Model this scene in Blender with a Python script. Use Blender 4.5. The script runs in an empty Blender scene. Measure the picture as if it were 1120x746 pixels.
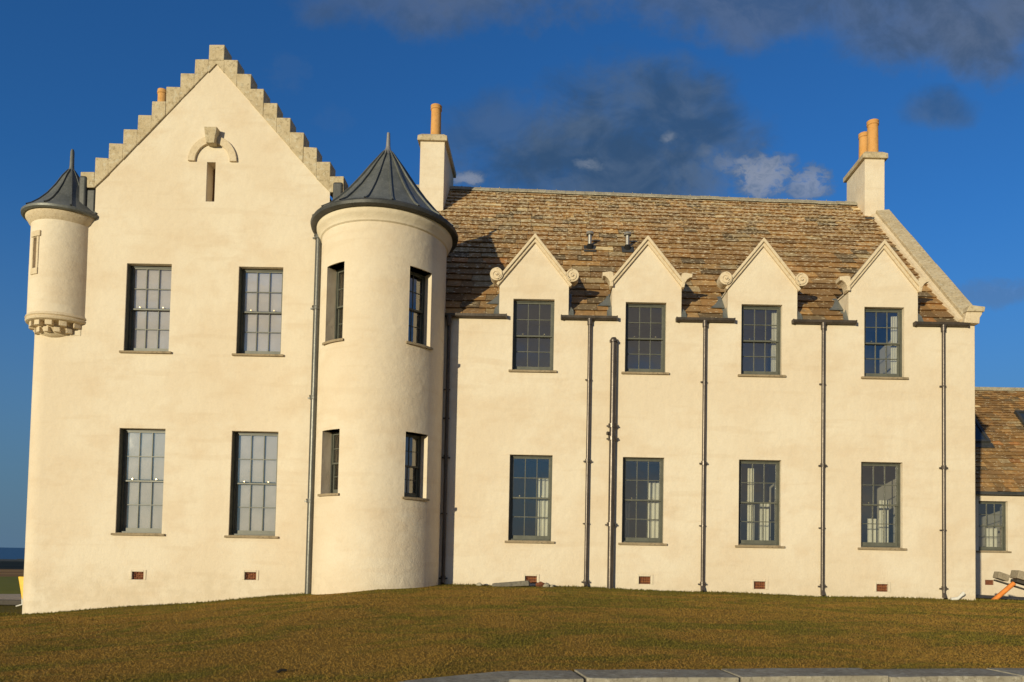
import bpy, bmesh, math, random
import numpy as np
from mathutils import Vector, Matrix
from mathutils.geometry import tessellate_polygon
rad = math.radians
random.seed(7); rng = np.random.default_rng(7)
scn = bpy.context.scene
C = scn.collection

# ------------------------------------------------------------------ camera
EYE = 1.6
cam = bpy.data.cameras.new('camera'); co = bpy.data.objects.new('camera', cam); C.objects.link(co); scn.camera = co
pitch, roll = rad(2.2), rad(1.05)
F = Vector((0, math.cos(pitch), math.sin(pitch))); U0 = Vector((0, -math.sin(pitch), math.cos(pitch))); R0 = Vector((1, 0, 0))
Rv = R0*math.cos(roll) + U0*math.sin(roll); Uv = U0*math.cos(roll) - R0*math.sin(roll)
m = Matrix((Rv, Uv, -F)).transposed().to_4x4(); m.translation = Vector((0, -18, EYE)); co.matrix_world = m
cam.sensor_fit = 'HORIZONTAL'; cam.sensor_width = 36; cam.lens = 819/1120*36
cam.shift_x = (560-600)/1120; cam.shift_y = (578-373)/1120
cam.clip_start = .1; cam.clip_end = 60000

# ------------------------------------------------------------------ light
SX, SZ = .60, .15                       # sunlight travels (SX, 1, -SZ)
sd = Vector((SX, 1, -SZ)).normalized()
sl = bpy.data.lights.new('sun', 'SUN'); so = bpy.data.objects.new('sun', sl); C.objects.link(so)
sl.energy = 4.1; sl.angle = rad(.55); sl.color = (1, .89, .62)
so.rotation_euler = (-sd).to_track_quat('Z', 'Y').to_euler(); so.location = (-20, -30, 20)
EL = math.atan2(SZ, math.hypot(SX, 1)); AZ = math.atan2(-SX, -1)
scn.view_settings.view_transform = 'Standard'; scn.view_settings.look = 'None'
scn.view_settings.exposure = 0; scn.view_settings.gamma = 1; scn.view_settings.use_curve_mapping = False

class NT:
    """small node-tree writer"""
    def __init__(s, nt): s.t = nt; s.n = nt.nodes; s.l = nt.links
    def node(s, typ, ins=None, **kw):
        n = s.n.new(typ)
        for k, v in kw.items(): setattr(n, k, v)
        for k, v in (ins or {}).items(): s.put(n.inputs[k], v)
        return n
    def put(s, sock, v):
        if isinstance(v, bpy.types.NodeSocket): s.l.new(v, sock)
        elif isinstance(v, bpy.types.Node): s.l.new(v.outputs[0], sock)
        else:
            if hasattr(sock.default_value, '__len__') and len(sock.default_value) == 4 and len(v) == 3: v = (*v, 1)
            sock.default_value = v
    def math(s, op, a, b=0., c=0., clamp=False):
        return s.node('ShaderNodeMath', {0: a, 1: b, 2: c}, operation=op, use_clamp=clamp).outputs[0]
    def mix(s, f, a, b, bt='MIX'):
        n = s.n.new('ShaderNodeMix'); n.data_type = 'RGBA'; n.blend_type = bt
        s.put(n.inputs[0], f); s.put(n.inputs[6], a); s.put(n.inputs[7], b); return n.outputs[2]
    def noise(s, vec, scale, detail=4., rough=.55, dist=0.):
        return s.node('ShaderNodeTexNoise', {'Vector': vec, 'Scale': scale, 'Detail': detail, 'Roughness': rough, 'Distortion': dist}).outputs[0]
    def ramp(s, f, a, b, lo=0., hi=1.):
        return s.node('ShaderNodeMapRange', {0: f, 1: a, 2: b, 3: lo, 4: hi}, clamp=True, interpolation_type='SMOOTHSTEP').outputs[0]
    def mapping(s, vec, scale=(1, 1, 1), loc=(0, 0, 0)):
        return s.node('ShaderNodeMapping', {'Vector': vec, 'Scale': scale, 'Location': loc}).outputs[0]

# ------------------------------------------------------------------ world: sky with clouds at infinity
w = bpy.data.worlds.new('World'); scn.world = w; w.use_nodes = True
t = NT(w.node_tree); t.n.clear()
sky = t.node('ShaderNodeTexSky', sky_type='NISHITA', sun_disc=False, sun_elevation=EL, sun_rotation=AZ,
             altitude=0, air_density=1.0, dust_density=.4, ozone_density=2.6)
hs0 = t.mix(1., sky.outputs[0], (.42, 1.08, 1.84), 'MULTIPLY')
tc = t.node('ShaderNodeTexCoord').outputs['Generated']
sep = t.node('ShaderNodeSeparateXYZ', {0: tc})
X, Y, Z = sep.outputs
yy = t.math('MAXIMUM', Y, .02)
uu = t.math('DIVIDE', X, yy); vv = t.math('DIVIDE', Z, yy)
uv = t.node('ShaderNodeCombineXYZ', {0: uu, 1: vv, 2: 0.}).outputs[0]
wn = t.node('ShaderNodeTexNoise', {'Vector': uv, 'Scale': 5., 'Detail': 6., 'Roughness': .6})
wx = t.node('ShaderNodeSeparateColor', {0: wn.outputs[1]})
fine = t.noise(uv, 15., 10, .66, .3)
fine2 = t.noise(t.mapping(uv, (1, 1.3, 1), (3, 1, 0)), 42., 8, .66, .4)
front = t.ramp(Y, .02, .2)
el_ = t.ramp(Z, .42, -.06)
hcol = t.mix(el_, hs0, (1.1, 1.95, 3.0))
hs = t.node('ShaderNodeHueSaturation', {'Saturation': 1.0, 'Value': 1.0, 'Color': hcol})
def blob(cx, cy, rx, ry, warp=.16, soft=.9, gain=1.0, fn=None, fw=1.6):
    dx = t.math('ADD', t.math('SUBTRACT', uu, cx), t.math('MULTIPLY', t.math('SUBTRACT', wx.outputs[0], .5), warp*2))
    dy = t.math('ADD', t.math('SUBTRACT', vv, cy), t.math('MULTIPLY', t.math('SUBTRACT', wx.outputs[1], .5), warp*1.6))
    q = t.math('ADD', t.math('POWER', t.math('ABSOLUTE', t.math('DIVIDE', dx, rx)), 2.), t.math('POWER', t.math('ABSOLUTE', t.math('DIVIDE', dy, ry)), 2.))
    q = t.math('ADD', q, t.math('MULTIPLY', t.math('SUBTRACT', fn or fine, .5), fw))
    return t.math('MULTIPLY', t.ramp(q, 1.0+soft*.5, 1.0-soft, 0., 1.), gain)
def mx(*a):
    r = a[0]
    for b in a[1:]: r = t.math('MAXIMUM', r, b)
    return r
dark = mx(blob(.07, .545, .21, .115, .10, 1.0, .92), blob(.16, .61, .14, .07, .10, 1.0, .85), blob(-.08, .60, .09, .06, .1, 1.0, .55),
          blob(.515, .625, .06, .035, .06, 1., .62))
grey = mx(blob(-.05, .79, .30, .07, .16, 1., .7), blob(.62, .77, .34, .09, .16, 1., .85), blob(.25, .77, .3, .06, .16, 1., .65),
          0.)
def pf(cx, cy, rx, ry, g): return blob(cx, cy, rx, ry, .05, 1., g, fine2, 4.2 if rx > .02 else 2.6)
puff = mx(pf(.285, .533, .043, .036, .8), pf(.345, .520, .034, .023, .75), pf(.24, .548, .028, .020, .6), pf(.20, .52, .05, .02, .35), pf(.262, .556, .022, .010, .7),
          pf(.205, .563, .016, .010, .45), pf(.047, .538, .022, .010, .62), pf(.146, .583, .011, .008, .6), pf(.31, .552, .02, .009, .6),
          pf(-.114, .511, .024, .011, .75), pf(.19, .503, .05, .014, .28), pf(.02, .50, .03, .014, .2), pf(-.36, .668, .03, .025, .09), pf(-.30, .60, .03, .02, .06), blob(.60, .363, .10, .016, .05, 1., .38, fine2, 2.))
bk = t.ramp(t.noise(t.mapping(tc, (1, 1, 2.4)), 2.2, 6, .6), .40, .62, 0., .9)
back = t.math('MULTIPLY', bk, t.ramp(Y, .1, -.15))
SKYK = 1.0
c = t.mix(t.math('MULTIPLY', grey, front), hs.outputs[0], t.mix(t.ramp(fine, .35, .65), (.72, 1.15, 1.95), (1.25, 1.65, 2.4)))
dcol = t.mix(t.ramp(t.noise(t.mapping(uv, (1, 1.4, 1), (2, 5, 0)), 9., 8, .6, .5), .38, .66), (.40, .88, 1.75), (.86, 1.38, 2.25))
c = t.mix(t.math('MULTIPLY', dark, front), c, dcol)
pcol = t.mix(t.ramp(t.math('ADD', puff, t.math('MULTIPLY', t.math('SUBTRACT', fine2, .5), 1.4)), .35, .95), (1.25, 1.8, 2.7), (3.5, 3.8, 4.5))
c = t.mix(t.math('MULTIPLY', puff, front), c, pcol)
c = t.mix(back, c, (3.5, 3.05, 2.6))
bg = t.node('ShaderNodeBackground', {0: c, 1: .09})
t.l.new(bg.outputs[0], t.node('ShaderNodeOutputWorld').inputs[0])

# ------------------------------------------------------------------ materials
def mat(name):
    m_ = bpy.data.materials.new(name); m_.use_nodes = True
    t_ = NT(m_.node_tree); t_.b = t_.n['Principled BSDF']; t_.m = m_; t_.oc = t_.node('ShaderNodeTexCoord').outputs['Object']
    return t_
def fin(t_, col, rough=.8, metal=0., bump=None, bs=.5, bd=.01, spec=.3):
    t_.put(t_.b.inputs['Base Color'], col); t_.put(t_.b.inputs['Roughness'], rough); t_.b.inputs['Metallic'].default_value = metal
    t_.b.inputs['Specular IOR Level'].default_value = spec
    if bump is not None:
        b_ = t_.node('ShaderNodeBump', {'Strength': bs, 'Distance': bd, 'Height': bump}); t_.l.new(b_.outputs[0], t_.b.inputs['Normal'])
        return b_
    return None
M = {}
def harl(name, c1, c2, c3):
    t_ = mat(name)
    a = t_.noise(t_.oc, .45, 5, .6); b_ = t_.noise(t_.mapping(t_.oc, (1, 1, 1.8), (9, 3, 1)), 1.1, 6, .6); g = t_.noise(t_.oc, 22., 3, .6)
    col = t_.mix(t_.ramp(a, .40, .60), c1, c2); col = t_.mix(t_.ramp(b_, .46, .70, 0, .6), col, c3)
    col = t_.mix(t_.ramp(g, .35, .75, 0, .10), col, (.42, .34, .24))
    st = t_.noise(t_.mapping(t_.oc, (.6, .6, 5.)), .9, 4, .5)           # faint day-joints of the render coats
    col = t_.mix(t_.ramp(st, .56, .66, 0, .22), col, (.60, .47, .32))
    gz = t_.node('ShaderNodeSeparateXYZ', {0: t_.oc}).outputs[2]
    spl = t_.math('MULTIPLY', t_.ramp(gz, 1.35, .75), t_.ramp(t_.noise(t_.oc, 3., 5, .65), .42, .62, 0, .5))   # soil splash near the ground
    col = t_.mix(spl, col, (.60, .50, .36))
    gk = t_.ramp(gz, 2.8, .7, .28, 1.5)
    h1 = t_.math('MULTIPLY', gk, t_.noise(t_.oc, 26., 4, .65)); h2 = t_.noise(t_.oc, 5., 3, .5); h3 = t_.noise(t_.oc, 80., 2, .5)
    h = t_.math('ADD', t_.math('ADD', t_.math('MULTIPLY', h1, .55), t_.math('MULTIPLY', h2, 1.1)), t_.math('MULTIPLY', h3, .25))
    b2 = fin(t_, col, .92, bump=h, bs=.48, bd=.03, spec=.15)
    bv = t_.node('ShaderNodeBevel', {'Radius': .018}, samples=4); t_.l.new(bv.outputs[0], b2.inputs['Normal'])
    return t_.m
M['harl'] = harl('cream_harling', (.745, .650, .505), (.710, .600, .450), (.670, .540, .385))
M['harl_smooth'] = harl('smooth_cream_render', (.74, .65, .495), (.71, .61, .455), (.68, .57, .41))
def stone(name, a1, a2, a3, lich=0., sc=1.):
    t_ = mat(name)
    n1 = t_.noise(t_.oc, 2.4*sc, 6, .65); n2 = t_.noise(t_.oc, 14*sc, 5, .7)
    col = t_.mix(t_.ramp(n1, .35, .65), a1, a2); col = t_.mix(t_.ramp(n2, .48, .66, 0, .75), col, a3)
    if lich: col = t_.mix(t_.ramp(t_.noise(t_.mapping(t_.oc, loc=(5, 5, 5)), 9*sc, 6, .7), .55, .62, 0, lich), col, (.62, .58, .46))
    fin(t_, col, .93, bump=t_.math('ADD', n2, t_.noise(t_.oc, 60*sc, 3, .6)), bs=.6, bd=.015, spec=.2)
    return t_.m
M['cope'] = stone('weathered_sandstone', (.50, .40, .25), (.58, .48, .32), (.30, .235, .14), .5)
M['dress'] = stone('dressed_sandstone', (.66, .54, .37), (.70, .58, .41), (.56, .44, .29))
M['flag'] = stone('grey_flagstone', (.30, .265, .195), (.40, .36, .27), (.19, .165, .12), .4, 1.4)
M['sillst'] = stone('sill_stone', (.30, .23, .14), (.36, .28, .18), (.18, .14, .09))
def lead(name, c1, c2, r=.5, metal=.25):
    t_ = mat(name)
    n = t_.noise(t_.mapping(t_.oc, (1, 1, .5)), 3., 6, .65); n2 = t_.noise(t_.oc, 25., 4, .6)
    col = t_.mix(t_.ramp(n, .35, .65), c1, c2); col = t_.mix(t_.ramp(n2, .5, .7, 0, .4), col, tuple(x*1.6 for x in c2))
    fin(t_, col, r, metal, bump=t_.math('ADD', n, t_.math('MULTIPLY', n2, .3)), bs=.3, bd=.02, spec=.4)
    return t_.m
M['lead'] = lead('roof_lead', (.118, .124, .114), (.175, .18, .165))
M['leaddark'] = lead('dark_lead', (.045, .048, .045), (.07, .07, .068))
M['gutter'] = lead('gutter_metal', (.050, .040, .032), (.085, .066, .052), .45)
M['pipe'] = lead('painted_pipe_grey', (.095, .095, .085), (.13, .125, .11), .38, .45)
M['pipeb'] = lead('painted_pipe_brown', (.085, .070, .058), (.12, .098, .08), .33, .5)
M['zinc'] = lead('zinc_vent', (.36, .34, .30), (.46, .43, .38), .35, .6)
def simple(name, col, rough=.6, metal=0., var=.12, sc=8., spec=.3, bs=.15):
    t_ = mat(name); n = t_.noise(t_.oc, sc, 4, .6)
    fin(t_, t_.mix(t_.ramp(n, .3, .7), tuple(x*(1-var) for x in col), tuple(min(1, x*(1+var)) for x in col)), rough, metal, bump=n, bs=bs, bd=.004, spec=spec)
    return t_.m
M['frame'] = simple('olive_grey_window_paint', (.085, .088, .072), .42)
M['sash'] = simple('sash_paint', (.115, .116, .092), .42)
M['blind'] = simple('pale_blind', (.54, .485, .475), .8, var=.07, sc=2., bs=.02)
M['curtain_or_lit_panel'] = simple('curtain_and_lit_wall', (.72, .68, .56), .9, var=.05)  # cloth colour, also paints the sunlit wall panels in two windows
M['roomwall'] = simple('room_wall', (.50, .46, .38), .9, var=.05)
M['roomfloor'] = simple('room_floor', (.22, .14, .08), .7)
M['brass'] = simple('brass', (.75, .62, .35), .3, .8)
M['pot'] = stone('terracotta_pot', (.62, .32, .10), (.66, .36, .13), (.52, .26, .085), 0., .8)
M['potdark'] = simple('pot_rim', (.42, .16, .06), .8)
M['brick'] = simple('airbrick_clay', (.17, .060, .028), .85, var=.25, sc=20.)
M['black'] = simple('dark_void', (.012, .010, .008), .9)
M['wood'] = stone('weathered_timber', (.34, .28, .19), (.42, .35, .25), (.20, .16, .11), 0., 2.)
M['wooddark'] = simple('dark_timber', (.07, .06, .05), .8)  # plain dark timber, also used for the shade under the bench beam
M['orange'] = simple('orange_plastic', (.75, .24, .045), .55)
M['yellow'] = simple('yellow_plastic', (.85, .50, .02), .45)
M['white'] = simple('white_plastic', (.7, .68, .62), .5)
M['sky_glass'] = simple('rooflight_glass', (.03, .04, .055), .08, spec=.7, var=.02)
# window glass: clear pane with a Fresnel reflection
m_ = bpy.data.materials.new('window_glass'); m_.use_nodes = True; t_ = NT(m_.node_tree); t_.n.clear()
wv = t_.noise(t_.node('ShaderNodeTexCoord').outputs['Object'], 2.2, 2, .5)
bp = t_.node('ShaderNodeBump', {'Strength': .12, 'Distance': .02, 'Height': wv})
fr = t_.math('ADD', t_.math('MULTIPLY', t_.node('ShaderNodeFresnel', {'IOR': 1.5}).outputs[0], 4.6), .0, clamp=True)
ms = t_.node('ShaderNodeMixShader', {0: fr}); t_.l.new(t_.node('ShaderNodeBsdfTransparent', {0: (.90, .92, .90)}).outputs[0], ms.inputs[1])
t_.l.new(t_.node('ShaderNodeBsdfGlossy', {0: (1, 1, 1), 'Roughness': .015, 'Normal': bp.outputs[0]}).outputs[0], ms.inputs[2])
t_.l.new(ms.outputs[0], t_.node('ShaderNodeOutputMaterial').inputs[0]); M['glass'] = m_
# stone slates
def slate_mat():
    t_ = mat('stone_slates')
    at = t_.node('ShaderNodeAttribute', attribute_name='Col').outputs[0]
    n1 = t_.noise(t_.oc, 7., 5, .65); n2 = t_.noise(t_.mapping(t_.oc, (1, 1, 1), (3, 7, 2)), 11., 6, .72)
    col = t_.mix(t_.ramp(n1, .3, .7, 0, .55), at, (.20, .125, .06))
    gz = t_.node('ShaderNodeSeparateXYZ', {0: t_.oc}).outputs[2]
    n4 = t_.noise(t_.mapping(t_.oc, (1, 2.2, 2.2), (1, 7, 2)), 9., 4, .62)
    thr = t_.math('ADD', n4, t_.ramp(gz, 7.5, 13., -.05, .045))
    col = t_.mix(t_.ramp(thr, .572, .60, 0, .95), col, (.78, .66, .44))
    col = t_.mix(t_.ramp(n2, .64, .68, 0, .5), col, (.5, .4, .26))       # pale lichen
    col = t_.mix(t_.ramp(t_.noise(t_.oc, 1.3, 4, .6), .58, .72, 0, .35), col, (.13, .10, .07))
    fin(t_, col, .9, bump=t_.math('ADD', n1, t_.noise(t_.oc, 40., 4, .6)), bs=.45, bd=.015, spec=.2)
    return t_.m
M['slate'] = slate_mat()
# grass
def grass_mat(blade):
    t_ = mat('grass_blades' if blade else 'lawn_turf')
    p = t_.oc
    a = t_.noise(t_.mapping(p, (.7, 1.0, 1)), .75, 6, .68, .8); b_ = t_.noise(t_.mapping(p, (.8, 1.2, 1), (4, 4, 0)), 2.6, 6, .7); g = t_.noise(p, 45. if not blade else 60., 3, .7)
    brown, straw, green, dk = (.325, .190, .038), (.40, .255, .060), (.165, .150, .020), (.120, .075, .018)
    col = t_.mix(t_.ramp(a, .44, .60, 0, .85), brown, green); col = t_.mix(t_.ramp(b_, .50, .68, 0, .7), col, straw if not blade else (.34, .195, .045))
    col = t_.mix(t_.ramp(g, .45, .7, 0, .6), col, dk if not blade else (.29, .20, .065))
    # greener margin along the foot of the house
    sy = t_.node('ShaderNodeSeparateXYZ', {0: p}).outputs[1]
    col = t_.mix(t_.math('MULTIPLY', t_.ramp(sy, -1.5, -.4), .75), col, (.115, .108, .018))
    fin(t_, col, .9, bump=t_.math('ADD', g, t_.noise(p, 14., 4, .7)), bs=1. if not blade else 0., bd=.05, spec=.1)
    return t_.m
M['turf'] = grass_mat(False); M['blades'] = grass_mat(True)
def terrain_mat():
    t_ = mat('fields')
    s_ = t_.node('ShaderNodeSeparateXYZ', {0: t_.oc}); y_ = s_.outputs[1]
    wv_ = t_.math('ADD', y_, t_.math('MULTIPLY', t_.math('SUBTRACT', t_.noise(t_.oc, .03, 4, .6), .5), 20.))
    g = t_.noise(t_.oc, .25, 5, .65)
    green = t_.mix(g, (.17, .17, .018), (.32, .27, .04)); brown = t_.mix(t_.ramp(t_.noise(t_.mapping(t_.oc, (.3, 1, 1)), .05, 5, .7), .35, .65), (.22, .10, .03), (.60, .32, .09))
    heath = t_.mix(t_.ramp(t_.noise(t_.oc, .02, 6, .7), .3, .7), (.012, .016, .010), (.035, .038, .022))
    shore = t_.mix(t_.noise(t_.oc, .01, 5, .7), (.16, .14, .10), (.08, .085, .05))
    col = t_.mix(t_.ramp(wv_, 30, 38), green, brown); col = t_.mix(t_.ramp(wv_, 190, 240), col, heath); col = t_.mix(t_.ramp(wv_, 560, 640), col, shore)
    fin(t_, col, .95, bump=g, bs=.4, bd=.2, spec=.1); return t_.m
M['fields'] = terrain_mat()
t_ = mat('sea_water'); n_ = t_.noise(t_.mapping(t_.oc, (.3, 1, 1)), .05, 5, .6)
fin(t_, (.006, .022, .055), .35, bump=n_, bs=.5, bd=1.5, spec=.35); M['sea'] = t_.m
M['gravel'] = stone('path_gravel', (.50, .38, .24), (.58, .45, .30), (.34, .25, .16), 0, 2.)
M['paving'] = stone('grey_paving', (.17, .15, .12), (.21, .19, .15), (.11, .10, .08))

# ------------------------------------------------------------------ mesh helpers
class MB:
    def __init__(s): s.v = []; s.f = []; s.c = []
    def add(s, vs, fs, col=None):
        o = len(s.v); s.v += [tuple(p) for p in vs]; s.f += [tuple(i+o for i in f_) for f_ in fs]; s.c += [col]*len(fs); return s
    def box(s, x0, x1, y0, y1, z0, z1, col=None):
        return s.add([(x0, y0, z0), (x1, y0, z0), (x1, y1, z0), (x0, y1, z0), (x0, y0, z1), (x1, y0, z1), (x1, y1, z1), (x0, y1, z1)],
              [(0, 3, 2, 1), (4, 5, 6, 7), (0, 1, 5, 4), (1, 2, 6, 5), (2, 3, 7, 6), (3, 0, 4, 7)], col)
    def prism(s, pts, y0, y1):                    # polygon in x,z (counter-clockwise seen from -Y) extruded y0..y1
        n = len(pts); vs = [(x, y0, z) for x, z in pts] + [(x, y1, z) for x, z in pts]
        return s.add(vs, [tuple(range(n)), tuple(reversed(range(n, 2*n)))] + [(i, i+n, (i+1) % n+n, (i+1) % n) for i in range(n)])
    def tube(s, a, b, r, n=14, r2=None, caps=True):
        a, b = Vector(a), Vector(b); d = (b-a).normalized(); q = d.to_track_quat('Z', 'Y'); r2 = r if r2 is None else r2
        vs = []
        for p, rr in ((a, r), (b, r2)):
            for i in range(n): vs.append(p + q @ Vector((rr*math.cos(2*math.pi*i/n), rr*math.sin(2*math.pi*i/n), 0)))
        fs = [(i, (i+1) % n, (i+1) % n+n, i+n) for i in range(n)]
        if caps: fs += [tuple(reversed(range(n))), tuple(range(n, 2*n))]
        return s.add(vs, fs)
    def lathe(s, cx, cy, prof, n=48, a0=0, a1=2*math.pi, wob=0.):
        full = abs(a1-a0-2*math.pi) < 1e-6; k = n if full else n+1; vs = []
        for r, z in prof:
            for i in range(k):
                a = a0+(a1-a0)*i/n; vs.append((cx+r*math.cos(a), cy+r*math.sin(a), z))
        fs = []
        for j in range(len(prof)-1):
            for i in range(n):
                i2 = (i+1) % k; fs.append((j*k+i, j*k+i2, (j+1)*k+i2, (j+1)*k+i))
        return s.add(vs, fs)
    def build(s, name, m__, parent=None, smooth=False, loc=None, rz=0.):
        me = bpy.data.meshes.new(name); me.from_pydata(s.v, [], s.f); me.materials.append(m__)
        if any(c_ is not None for c_ in s.c):
            ca = me.color_attributes.new('Col', 'FLOAT_COLOR', 'CORNER'); data = []
            for f_, c_ in zip(s.f, s.c):
                data += list((*(c_ or (.3, .2, .1)), 1))*len(f_)
            ca.data.foreach_set('color', data)
        if smooth:
            me.polygons.foreach_set('use_smooth', [True]*len(me.polygons))
            me.set_sharp_from_angle(angle=rad(40))
        me.update()
        o = bpy.data.objects.new(name, me); C.objects.link(o)
        if parent: o.parent = parent
        if loc: o.location = loc
        o.rotation_euler.z = rz
        return o
def empty(name, loc=(0, 0, 0)):
    o = bpy.data.objects.new(name, None); C.objects.link(o); o.location = loc; return o
def tag(o, label=None, cat=None, group=None, kind=None):
    for k, v in (('label', label), ('category', cat), ('group', group), ('kind', kind)):
        if v: o[k] = v
    return o
def bevel(o, wd=.01, seg=2):
    b_ = o.modifiers.new('bevel', 'BEVEL'); b_.width = wd; b_.segments = seg; b_.limit_method = 'ANGLE'; return o
def jit(o, amp, seed=0):
    r_ = random.Random(seed)
    for v in o.data.vertices: v.co += Vector((r_.uniform(-1, 1), r_.uniform(-1, 1), r_.uniform(-1, 1)))*amp
    return o

# ------------------------------------------------------------------ ground
XB = [-60, -20, -14.5, -12.57, -8.73, -5.73, -3.7, -2, 0, 3.75, 6.6, 10.3, 14.4, 60]
ZB = [-.3, -.2, -.08, 0., .33, .62, .86, .90, .90, .83, .78, .76, .63, .3]
XF = [-60, -14, -10, -6, -2.5, -1, 5, 60]
ZF = [-.3, -.1, .0, .2, .45, .58, .60, .4]
TD = [0, 14, 26, 42, 100, 300, 400, 800, 1000, 1060, 3000]
TZ = [0, 0, -.1, -.15, -2.1, -5.7, -8.2, -10.1, -11.2, -16, -30]
WX = [-3.6, -1.15, -.45, .25, 4.4, 16.]; WY = [-17.2, -12.42, -11.80, -11.66, -11.02, -9.2]     # back edge of the retaining wall
def smooth01(a): a = np.clip(a, 0, 1); return a*a*(3-2*a)
def ground(x, y, wall=True):
    x = np.asarray(x, float); y = np.asarray(y, float)
    zb = np.interp(x, XB, ZB); zf = np.interp(x, XF, ZF)
    s_ = smooth01((y+12)/12.)*.6 + np.clip((y+12)/12., 0, 1)*.4
    z = zf+(zb-zf)*s_ + .012*np.sin(x*1.7+y)*np.cos(y*1.3)
    d = np.hypot(x, y+18)-18
    tz = np.interp(np.hypot(x, y), TD, TZ)
    k = smooth01((y-4)/12.); z = z*(1-k)+tz*k
    k2 = smooth01((np.abs(x)-22)/30.); z = z*(1-k2)+tz*k2
    if wall:
        yl = np.interp(x, WX, WY, left=-99, right=-9.0)
        z = np.where((y < yl-.16) & (x > -3.45), np.minimum(z, 0.), z)
    return z
def sheet(name, xs, ys, m__, dz=0., f_=None):
    gx, gy = np.meshgrid(xs, ys); gz = (f_ or ground)(gx, gy)+dz; nx, ny = len(xs), len(ys)
    v = np.stack([gx, gy, gz], -1).reshape(-1, 3); i = np.arange(nx*ny).reshape(ny, nx)
    fs = np.stack([i[:-1, :-1], i[:-1, 1:], i[1:, 1:], i[1:, :-1]], -1).reshape(-1, 4)
    me = bpy.data.meshes.new(name); me.from_pydata(v.tolist(), [], fs.tolist()); me.materials.append(m__)
    me.polygons.foreach_set('use_smooth', [True]*len(me.polygons)); o = bpy.data.objects.new(name, me); C.objects.link(o)
    tag(o, kind='structure'); return o
def terr(x, y):
    z = ground(x, y, False); inn = (x > -17.5) & (x < 17.5) & (y > -22.5) & (y < 5.5); return np.where(inn, z-.8, z)
def geo(a, b, n): return list(np.geomspace(a, b, n))
xs_ = [-x for x in reversed(geo(24, 3000, 34))] + list(np.arange(-22, 22.1, 1.)) + geo(24, 3000, 34)
ys_ = [-y for y in reversed(geo(26, 300, 10))] + list(np.arange(-24, 30, 1.)) + geo(30, 1300, 50)
sheet('terrain', xs_, ys_, M['fields'], 0, terr)
lw = sheet('lawn', np.arange(-18, 18.01, .12), np.arange(-23, 6.01, .12), M['turf'], .004)
sea = MB().add([(-30000, 900, -13), (30000, 900, -13), (30000, 40000, -13), (-30000, 40000, -13)], [(0, 1, 2, 3)]).build('sea', M['sea']); tag(sea, kind='structure')
sheet('path', np.arange(-60, -13.4, .8), np.arange(6.4, 9.7, .4), M['gravel'], .02)
sheet('gravel_path', np.arange(-3.2, 12, .4), np.arange(-22.8, -12.2, .4), M['gravel'], .03, lambda x, y: np.where(y < np.interp(x, WX, WY, left=-99)-.4, 0, -.3))
sheet('paving', np.arange(10.3, 17.9, .3), np.arange(.9, 6.0, .3), M['paving'], .03)

# grass blades: uncountable, one object
def blades(n=520000):
    d = 5.2*(18.5/5.2)**(rng.random(n)**.85); u = rng.uniform(-.80, .70, n)
    x = u*d; y = d-18
    yl = np.interp(x, WX, WY, left=-99)
    tow = np.hypot(x+4.07, y+.15) > 1.5
    k = (y > yl+.02) & (y < .0) & tow & (x > -17); k |= (y >= 0) & (y < .6) & ((x < -13) | ((x > 10.4) & (y < .6)))
    x, y = x[k], y[k]; n = len(x); z = ground(x, y)
    a = rng.uniform(0, 2*np.pi, n); h = rng.uniform(.006, .019, n)*(1+.5*(rng.random(n) > .95))*(1+1.6*(y > -.16)); wd = rng.uniform(.003, .0055, n)
    wd *= np.clip((y+18)/6., 1, 2.4)
    dx, dy = np.cos(a)*wd, np.sin(a)*wd; lx, ly = rng.normal(0, .016, n), rng.normal(0, .016, n)
    v = np.empty((n, 3, 3)); v[:, 0] = np.stack([x-dx, y-dy, z], -1); v[:, 1] = np.stack([x+dx, y+dy, z], -1); v[:, 2] = np.stack([x+lx, y+ly, z+h], -1)
    me = bpy.data.meshes.new('grass'); me.vertices.add(3*n); me.vertices.foreach_set('co', v.reshape(-1))
    me.loops.add(3*n); me.loops.foreach_set('vertex_index', np.arange(3*n, dtype=np.int32))
    me.polygons.add(n); me.polygons.foreach_set('loop_start', np.arange(0, 3*n, 3, dtype=np.int32)); me.materials.append(M['blades'])
    me.update(calc_edges=True); o = bpy.data.objects.new('grass', me); C.objects.link(o)
    tag(o, 'short brown and green mown grass covering the lawn', 'grass', kind='stuff')
blades()

# ------------------------------------------------------------------ retaining wall in the foreground
def offs(px, py, d):
    out = []
    for i in range(len(px)):
        a = Vector((px[max(i-1, 0)], py[max(i-1, 0)])); b = Vector((px[min(i+1, len(px)-1)], py[min(i+1, len(px)-1)])); t__ = (b-a).normalized()
        out.append((px[i]+t__.y*d, py[i]-t__.x*d))
    return out
rw = tag(empty('retaining_wall', (1, -12, 0)), 'low garden retaining wall with grey flagstone coping slabs along the lawn edge', 'garden wall')
bk_ = offs(WX, WY, .02); fr_ = offs(WX, WY, .36)
mb = MB()
n = len(WX); vs = [(x-1, y+12, z) for z in (-.3, .585) for x, y in bk_] + [(x-1, y+12, z) for z in (-.3, .585) for x, y in fr_]
fs = []
for i in range(n-1):
    fs += [(2*n+i, 2*n+i+1, 3*n+i+1, 3*n+i), (i+1, i, n+i, n+i+1), (n+i, 3*n+i, 3*n+i+1, n+i+1)]
mb.add(vs, fs).build('wall_body', M['flag'], rw)
path = [Vector((x, y)) for x, y in zip(WX, WY)]
def along(s_):
    for a, b in zip(path, path[1:]):
        L = (b-a).length
        if s_ <= L: return a+(b-a)*(s_/L), (b-a).normalized()
        s_ -= L
    return path[-1], (path[-1]-path[-2]).normalized()
seg0 = (path[1]-path[0]).length+(path[2]-path[1]).length+(path[3]-path[2]).length
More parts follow.
